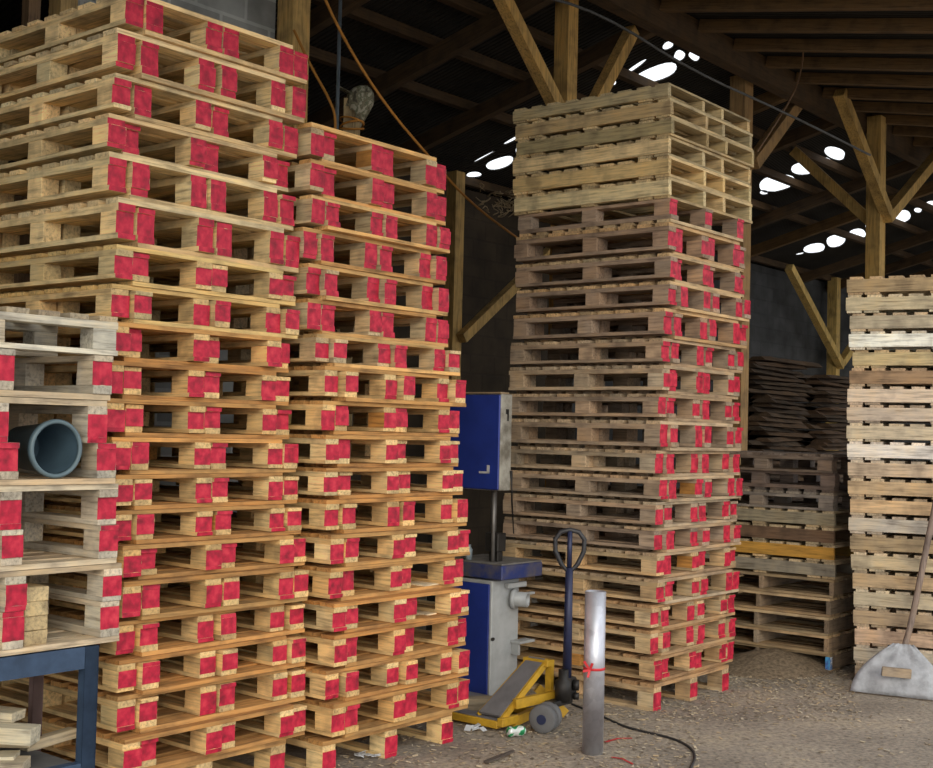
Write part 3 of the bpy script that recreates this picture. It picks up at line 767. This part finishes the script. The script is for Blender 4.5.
m.lathe([(rp+.0012, -.006), (R1, -.006), (R1, .007), (rp+.0012, .007)], (0, 0, 0), (0, 0, 1), 40, cap=False)
m.build('tmp', MR); rb = bpy.data.objects['tmp']; rb.name = 'ribbon'; rb.location = Vector((PB.x, PB.y, zr_))
kn = Vector((-.028, -rp-.006, 0))
rb2 = MB()
for dx, dz in ((-.03, .045), (.012, .035), (-.035, -.005), (-.01, -.035)):
    rb2.beam(kn, kn+Vector((dx, -.008, dz)), .012, .003, up=Vector((0, 1, 0)))
kk = rb2.build('bow', MR, rb)
tag(rb, 'red plastic ribbon tied around the upright steel pipe', 'ribbon')
CN = atz(517, 738, 0); m = MB(); m.lathe([(.012, 0), (.026, .004), (.028, .015), (.024, .04), (.029, .06), (.028, .085), (.02, .095), (.0205, .1)], (0, 0, 0), (1, .5, 0), 20)
mg, nt, b = newmat('green_and_white_can'); tc = nt.nodes.new('ShaderNodeTexCoord'); n_ = N(nt, 'ShaderNodeTexNoise', Scale=30.0, Detail=1.0); nt.links.new(tc.outputs['Object'], n_.inputs[0])
nt.links.new(ramp(nt, n_.outputs[0], [(.42, (.02, .25, .09)), (.5, (.05, .4, .15)), (.54, (.7, .75, .72))]), b.inputs['Base Color']); b.inputs['Roughness'].default_value = .3; b.inputs['Metallic'].default_value = .3
o = m.build('drink_can', mg); o.location = CN+Vector((-.05, 0, .03)); tag(o, 'crushed green and white can lying by the jack wheel', 'can')
# cable
pts = [atz(x, y, .006) for x, y in [(545, 700), (572, 704), (602, 716), (625, 727), (650, 733), (668, 737), (684, 743), (694, 751), (695, 760), (690, 768), (688, 785)]]
def smooth(p, it=2):
    for _ in range(it):
        q = [p[0]]
        for a_, b_ in zip(p, p[1:]): q += [a_*.75+b_*.25, a_*.25+b_*.75]
        q.append(p[-1]); p = q
    return p
m = MB(); m.tube(smooth(pts[1:]), .0065, 8); o = m.build('cable', plain('black_rubber_cable', (.03, .03, .032), .6)); tag(o, 'black electric cable snaking over the floor right of the pipe', 'cable')
# red scraps of ribbon on the floor
for k, (x0, y0, x1, y1) in enumerate([(605, 742, 632, 738), (612, 757, 633, 764)]):
    p_, q_ = atz(x0, y0, .004), atz(x1, y1, .004); m = MB(); m.beam(p_, (p_+q_)/2+Vector((0, .02, .004)), .012, .002); m.beam((p_+q_)/2+Vector((0, .02, .004)), q_, .010, .002)
    o = recenter(m.build('ribbon_scrap', MR)); tag(o, ['thin red ribbon scrap on the floor just right of the pipe foot', 'short red ribbon scrap on the floor nearest the bottom edge by the pipe'][k], 'ribbon')
MWP = plain('white_plastic_film', (.62, .64, .67), .4, 0, 20, .4, .7)
for k, (x, y, s) in enumerate([(476, 733, .06), (366, 757, .05), (664, 686, .0)]):
    if not s: continue
    P = atz(x, y, 0); m = MB(); rr = random.Random(k)
    for q in range(7):
        c_ = Vector((rr.uniform(-s, s), rr.uniform(-s, s)*.8, .012)); m.beam(c_, c_+Vector((rr.uniform(-.05, .05), rr.uniform(-.03, .03), rr.uniform(0, .025))), .035, .003)
    o = m.build('plastic_scrap', MWP); o.location = P; tag(o, ['crumpled white plastic film at the tip of the yellow jack', 'crumpled white plastic film at the foot of the second tower'][k], 'plastic scrap')
# dark bark strip in the foreground
P, Q = atz(486, 762, .012), atz(513, 751, .02); m = MB(); m.beam(P, (P+Q)/2, .03, .008); m.beam((P+Q)/2, Q, .02, .008)
o = recenter(m.build('bark_strip', plain('dark_bark', (.10, .08, .065), .9))); tag(o, 'dark strip of bark lying on the floor in the foreground', 'bark')

# ------------------------------------------------------------------ shovel
YS = 7.95
bl = [((849, 686), (896, 645)), ((933, 698), (912, 646))]
m = MB(); cols_ = 16; rows_ = 12; grid = []
top_c = at(903, 642, 7.98)
sh_org = atz(895, 692, 0)
for j in range(rows_+1):
    t_ = j/rows_; row = []
    wprof = 1-(t_**1.9)*.80
    for i in range(cols_+1):
        s_ = i/cols_
        L_ = atz(850, 691, .01); R_ = atz(948, 702, .01)
        B_ = L_.lerp(R_, s_); mid = L_.lerp(R_, .55)
        base = mid+(B_-mid)*wprof
        if t_ > .15: base = base
        lift = .31*t_; back = Vector((.04, .10, 0))*t_
        bulge = .025*math.sin(s_*math.pi)*math.sin(min(1, t_*1.2)*math.pi)
        P = base+Vector((0, 0, lift))+back+Vector((0, -1, .4))*bulge
        P += Vector((0, -1, .3))*.022*noise.noise(Vector((s_*7, t_*3, 3)))
        row.append(m.bm.verts.new(P-sh_org))
    grid.append(row)
fs = []
for j in range(rows_):
    for i in range(cols_): fs.append(m.bm.faces.new((grid[j][i], grid[j][i+1], grid[j+1][i+1], grid[j+1][i])))
for f in fs: f.smooth = True
m._col(fs, 1.0, 0)
sh = empty('shovel', sh_org); tag(sh, 'wide pale grey scoop shovel leaning on the right-hand stack', 'shovel')
MSAC = plain('dirty_pale_plastic', (.44, .46, .50), .6, 0, 14, .75, .55, bump=.6)
o = m.build('blade', MSAC, sh); md = o.modifiers.new('s', 'SOLIDIFY'); md.thickness = .006
hp_ = [at(903, 652, 8.03), at(910, 628, 8.04), at(916, 600, 8.04), at(923, 565, 8.03), at(929, 535, 8.02), at(934, 512, 8.01), at(940, 480, 8.0)]
m = MB(); m.tube([p-sh_org for p in smooth(hp_, 1)], [.030]*2+[.020]*10+[.018]*20 if False else .020, 12, tone=1.0)
m.build('handle', WZ, sh, (.26, .20, .17))
p_, q_ = at(882, 671, 7.85), at(911, 674, 7.82)
m = MB(); m.beam(p_-sh_org, q_-sh_org, .03, .055); m.build('cleat', WX, sh, (.34, .27, .20))

# ------------------------------------------------------------------ slab piles at the back
def slab_pile(px, b, ztop, L, n, seed, label, grp, col, tilt=0, z0=0):
    rr = random.Random(seed); d = ray(px, 400); P = d*(b/d.dot(V)); z = z0
    protos = []
    for q in range(5):
        m = MB(); segs = 7; th = rr.uniform(.042, .055); w = .26
        prev = None; rings = []
        for i in range(segs+1):
            x = -L/2+L*i/segs; ww = w*rr.uniform(.7, 1)/2; hh = th*rr.uniform(.7, 1)
            ring = [m.bm.verts.new((x+rr.uniform(-.02, .02), -ww, 0)), m.bm.verts.new((x, ww, 0)), m.bm.verts.new((x, ww*.5, hh)), m.bm.verts.new((x, -ww*.5, hh))]
            rings.append(ring)
        fs = [m.bm.faces.new(rings[0][::-1]), m.bm.faces.new(rings[-1])]
        for A_, B_ in zip(rings, rings[1:]):
            for k in range(4): fs.append(m.bm.faces.new((A_[k], A_[(k+1) % 4], B_[(k+1) % 4], B_[k])))
        m._col(fs, 1.0, 0); protos.append((m.mesh('plank', WX), th))
    k = 0
    while z < ztop and k < n:
        for row in (0, 1):
            me, th = rr.choice(protos)
            o = bpy.data.objects.new('rough_plank', me); COL.objects.link(o)
            o.location = Vector((P.x, P.y, z)) + V*(row*.27-.14+rr.uniform(-.02, .02)) + U*rr.uniform(-.2, .2)
            o.rotation_euler = (0, tilt+rr.uniform(-.025, .025), ANG+rr.uniform(-.16, .16)); o.color = jcol(col, .35, .08)
            tag(o, label, 'board', grp)
        z += .045; k += 1
    return z
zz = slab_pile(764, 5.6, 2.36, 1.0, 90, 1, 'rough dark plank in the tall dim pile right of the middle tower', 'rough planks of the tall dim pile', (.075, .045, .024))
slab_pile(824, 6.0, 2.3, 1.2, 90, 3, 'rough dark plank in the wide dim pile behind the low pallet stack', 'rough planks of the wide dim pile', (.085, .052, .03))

# ------------------------------------------------------------------ rod, pole with cap, ropes
d_ = ray(332, 300); P = d_*(5.75/d_.dot(V)); m = MB(); m.tube([(0, 0, 0), (0, 0, zback(5.75)-.01)], .012, 10); o = m.build('steel_rod', plain('grey_rod', (.20, .24, .27), .5, .3)); o.location = (P.x, P.y, 0)
tag(o, 'thin upright steel rod rising behind the second tower', 'rod')
d_ = ray(352, 120); P = d_*(5.85/d_.dot(V)); zp = at(352, 100, P.y).z
pl = empty('wooden_pole', (P.x, P.y, 0)); tag(pl, 'stubby wooden pole behind the second tower with a cap on top', 'post')
m = MB(); m.box((-.055, -.045, 0), (.055, .045, zp), jit=.004); m.build('shaft', WZ, pl, (.42, .31, .16))
# cap
cz = zp-.13
mc, nt, b = newmat('mottled_cap_cloth'); tc = nt.nodes.new('ShaderNodeTexCoord'); n_ = N(nt, 'ShaderNodeTexNoise', Scale=22.0, Detail=2.0); nt.links.new(tc.outputs['Object'], n_.inputs[0])
nt.links.new(ramp(nt, n_.outputs[0], [(.38, (.08, .07, .045)), (.47, (.25, .22, .14)), (.53, (.13, .14, .08)), (.60, (.42, .38, .28))]), b.inputs['Base Color']); b.inputs['Roughness'].default_value = .9
cp = empty('cap', (P.x+.035, P.y, zp+.0)); cp.rotation_euler = (0, math.radians(28), 0); cp.scale = (.74, .74, .92); tag(cp, 'mottled camouflage cap hung on the wooden pole above the second tower', 'cap')
m = MB(); seg = 24; rings = []
for j in range(9):
    a_ = j/8*math.pi/2*1.0; r_ = math.cos(a_)*.125; h_ = math.sin(a_)*.12
    if j == 8: r_ = .004
    rings.append([m.bm.verts.new((math.cos(k*math.tau/seg)*r_*1.0+.02, math.sin(k*math.tau/seg)*r_*.85, h_-.0+.01*noise.noise(Vector((k*.5, j, 0))))) for k in range(seg)])
low = [m.bm.verts.new((math.cos(k*math.tau/seg)*.115+.03, math.sin(k*math.tau/seg)*.10, -.09-.08*max(0, math.cos(k*math.tau/seg))+.012*math.sin(k*2.1))) for k in range(seg)]
rings = [low]+rings; fs = []
for A_, B_ in zip(rings, rings[1:]):
    for k in range(seg): fs.append(m.bm.faces.new((A_[k], A_[(k+1) % seg], B_[(k+1) % seg], B_[k])))
fs.append(m.bm.faces.new(rings[-1]))
for f in fs: f.smooth = True
m._col(fs, 1, 0); o = m.build('crown', mc, cp); o.modifiers.new('s', 'SOLIDIFY').thickness = .004
m = MB(); pr = []
for k in range(13):
    a_ = math.radians(110+k*140/12); pr.append((math.cos(a_)*.27+.03 if abs(k-6) < 5 else math.cos(a_)*.13+.02, math.sin(a_)*.10, .01))
m.prism([(.0-.06, .09, .012)]+pr+[(-.06, -.09, .012)], (0, 0, .006)); m.build('brim', mc, cp)
MO = plain('orange_rope', (.48, .20, .03), .8)
def rope(name, pts, r, mat, label, cat='rope', it=2):
    m = MB(); m.tube(smooth([Vector(p) for p in pts], it), r, 8); o = m.build(name, mat); recenter(o); tag(o, label, cat); return o
rope('rope', [at(316, -20, 7.2), at(345, 42, 7.3), (at(385, 105, 7.5)), at(430, 158, 7.8), at(470, 203, 8.6), at(520, 240, 9.6)], .009, MO, 'orange rope stretched diagonally from the roof past the cap to the wall')
rope('rope', [at(294, 30, 7.8), at(310, 65, 7.8), at(330, 100, 7.8), at(336, 118, 7.8), at(334, 140, 7.8), at(334, 170, 7.8)], .009, MO, 'shorter orange rope hanging beside the thin steel rod')
rr0 = Vector((P.x, P.y, zp-.19))
m = MB()
for k in range(3): m.tube([rr0+Vector((math.cos(a_)*.078, math.sin(a_)*.07, k*.022+.01*math.sin(a_+k*2)*2)) for a_ in [i*math.tau/20 for i in range(20)]], .007, 6, closed=True)
o = recenter(m.build('rope', MO)); tag(o, 'orange rope wound around the wooden pole below the cap', 'rope')
MWIRE = plain('dark_grey_cable', (.10, .10, .10), .6)
rope('overhead_cable', [at(520, -10, 8.2), at(600, 12, 8.4), at(690, 70, 9.0), at(780, 110, 9.8), at(870, 155, 11)], .010, MWIRE, 'dark overhead cable sagging across the roof space above the middle tower', 'cable')
_q = at(803, 62, 10.2); _q.z = zfront(_q.dot(V))-.01
rope('overhead_cable', [_q, at(803, 62, 10.2), at(796, 90, 10.0), at(775, 125, 9.8), at(757, 152, 9.7)], .007, plain('brown_cord', (.22, .12, .06), .7), 'thin brown cord dangling right of the pale pallets', 'cable')
# tangled straw-like sacking where rafters meet the wall
for k, (px, py, Y, s, lab) in enumerate([(497, 200, 11.3, .2, 'frayed pale sacking snagged on the timbers between the towers'), (770, 165, 12.6, .12, None)]):
    if lab is None: continue
    rr = random.Random(k+4); m = MB(); c0 = at(px, py, Y)
    for q in range(26):
        p0 = Vector((rr.uniform(-s, s), rr.uniform(-.05, .05), rr.uniform(-s, s)*.45)); ps = [p0]
        for _ in range(5): ps.append(ps[-1]+Vector((rr.uniform(-.07, .07), rr.uniform(-.03, .03), rr.uniform(-.05, .04))))
        m.tube(smooth(ps, 1), .005, 5)
    o = m.build('sacking_strands', plain('straw_fibre', (.38, .28, .16), .9)); o.location = c0; tag(o, lab, 'sacking', None, 'stuff')

# ------------------------------------------------------------------ floor litter
def chips(n, area, name, seed, smin, smax, cols, label, mound=None):
    rr = random.Random(seed); m = MB()
    for _ in range(n):
        px, py = area(rr)
        P = atz(px, py, 0); z = mound(P) if mound else 0
        s = rr.uniform(smin, smax); a_ = rr.uniform(0, math.pi); w = s*rr.uniform(.2, .6)
        dx, dy = Vector((math.cos(a_), math.sin(a_), rr.uniform(-.25, .25)))*s, Vector((-math.sin(a_), math.cos(a_), rr.uniform(-.2, .2)))*w
        c_ = P+Vector((0, 0, z+.004+s*.15))
        vs = [m.bm.verts.new(c_+v) for v in (-dx-dy, dx-dy*.7, dx*.9+dy, -dx*.8+dy)]
        f = m.bm.faces.new(vs); t_ = rr.choice(cols); k = rr.uniform(.7, 1.2); m._col([f], tuple(v*k for v in t_), 0)
    mm, nt, b = newmat(name+'_wood'); a1 = nt.nodes.new('ShaderNodeAttribute'); a1.attribute_name = 'tone'; nt.links.new(a1.outputs['Color'], b.inputs['Base Color']); b.inputs['Roughness'].default_value = .9
    o = m.build(name, mm); o.modifiers.new('s', 'SOLIDIFY').thickness = .002
    tag(o, label, 'wood chips', None, 'stuff')
CH = [(.56, .46, .32), (.42, .34, .23), (.30, .24, .17), (.50, .43, .33), (.48, .36, .22), (.20, .16, .12)]
def ar(rr):
    k = rr.random()
    if k < .35: return rr.gauss(770, 45), 655+abs(rr.gauss(0, 17))
    if k < .6: return rr.uniform(600, 860), rr.uniform(672, 722)
    if k < .9: return rr.uniform(330, 700), rr.uniform(690, 775)
    return rr.uniform(480, 960), rr.uniform(680, 790)
chips(4200, ar, 'wood_chips', 3, .004, .016, CH, 'wood chips and shavings strewn over the dirt floor')
# low mounds of sawdust at the foot of the stacks
m = MB(); c0 = atz(778, 665, 0); gr = []
nX, nY = 40, 30
for j in range(nY+1):
    row = []
    for i in range(nX+1):
        x = (i/nX-.5)*2; y = (j/nY-.5)*2; r_ = math.sqrt(x*x+y*y)
        h = .12*max(0, 1-r_**1.5)+.022*noise.noise(Vector((x*6, y*6, 1)))*max(0, 1-r_)-.004
        row.append(m.bm.verts.new(U*x*.62+V*(y*.42)+Vector((0, 0, h))))
    gr.append(row)
fs = []
for j in range(nY):
    for i in range(nX): fs.append(m.bm.faces.new((gr[j][i], gr[j][i+1], gr[j+1][i+1], gr[j+1][i])))
for f in fs: f.smooth = True
m._col(fs, 1, 0)
o = m.build('sawdust_heap', plain('brown_sawdust', (.27, .20, .13), .95, 0, 45, .9, .35, bump=1.0)); o.location = c0+Vector((0, 0, .0))
tag(o, 'low heap of brown sawdust between the middle tower and the low stack', 'sawdust', None, 'stuff')

# loose boards lying inside the second tower
bB = corB[12][0].dot(V)
for k, (px, row, L, hh, lab) in enumerate([(427, 14, .17, .022, 'thin pale board lying in the right-hand bay of the second tower'), (425, 15, .08, .02, 'short pale board scrap in the right-hand bay of the second tower, a layer lower')]):
    Q = atb(px, 590, bB+.08); m = MB(); m.box((-L/2, -.05, 0), (L/2, .10, hh), jit=.003); o = m.build('wood_offcut', WX, None, (.86, .74, .52)); o.location = (Q.x, Q.y, corB[row][1]+.003); o.rotation_euler.z = ANG+.05
    tag(o, lab, 'wood offcut')
# ------------------------------------------------------------------ light
w = bpy.data.worlds.new('sky'); S.world = w; w.use_nodes = True
bg = w.node_tree.nodes['Background']; bg.inputs[0].default_value = (.92, .96, 1.0, 1); bg.inputs[1].default_value = 1.5
sun_d = bpy.data.lights.new('sun', 'SUN'); sun = bpy.data.objects.new('sun', sun_d); COL.objects.link(sun)
sun_d.energy = 1.4; sun_d.angle = math.radians(40); sun_d.color = (1, .88, .68)
dirv = Vector((-.15, 1, -.42)).normalized(); sun.rotation_euler = dirv.to_track_quat('-Z', 'Y').to_euler()
S.view_settings.view_transform = 'Standard'; S.view_settings.look = 'None'; S.view_settings.gamma = 1; S.view_settings.use_curve_mapping = False
S.view_settings.exposure = 0.0
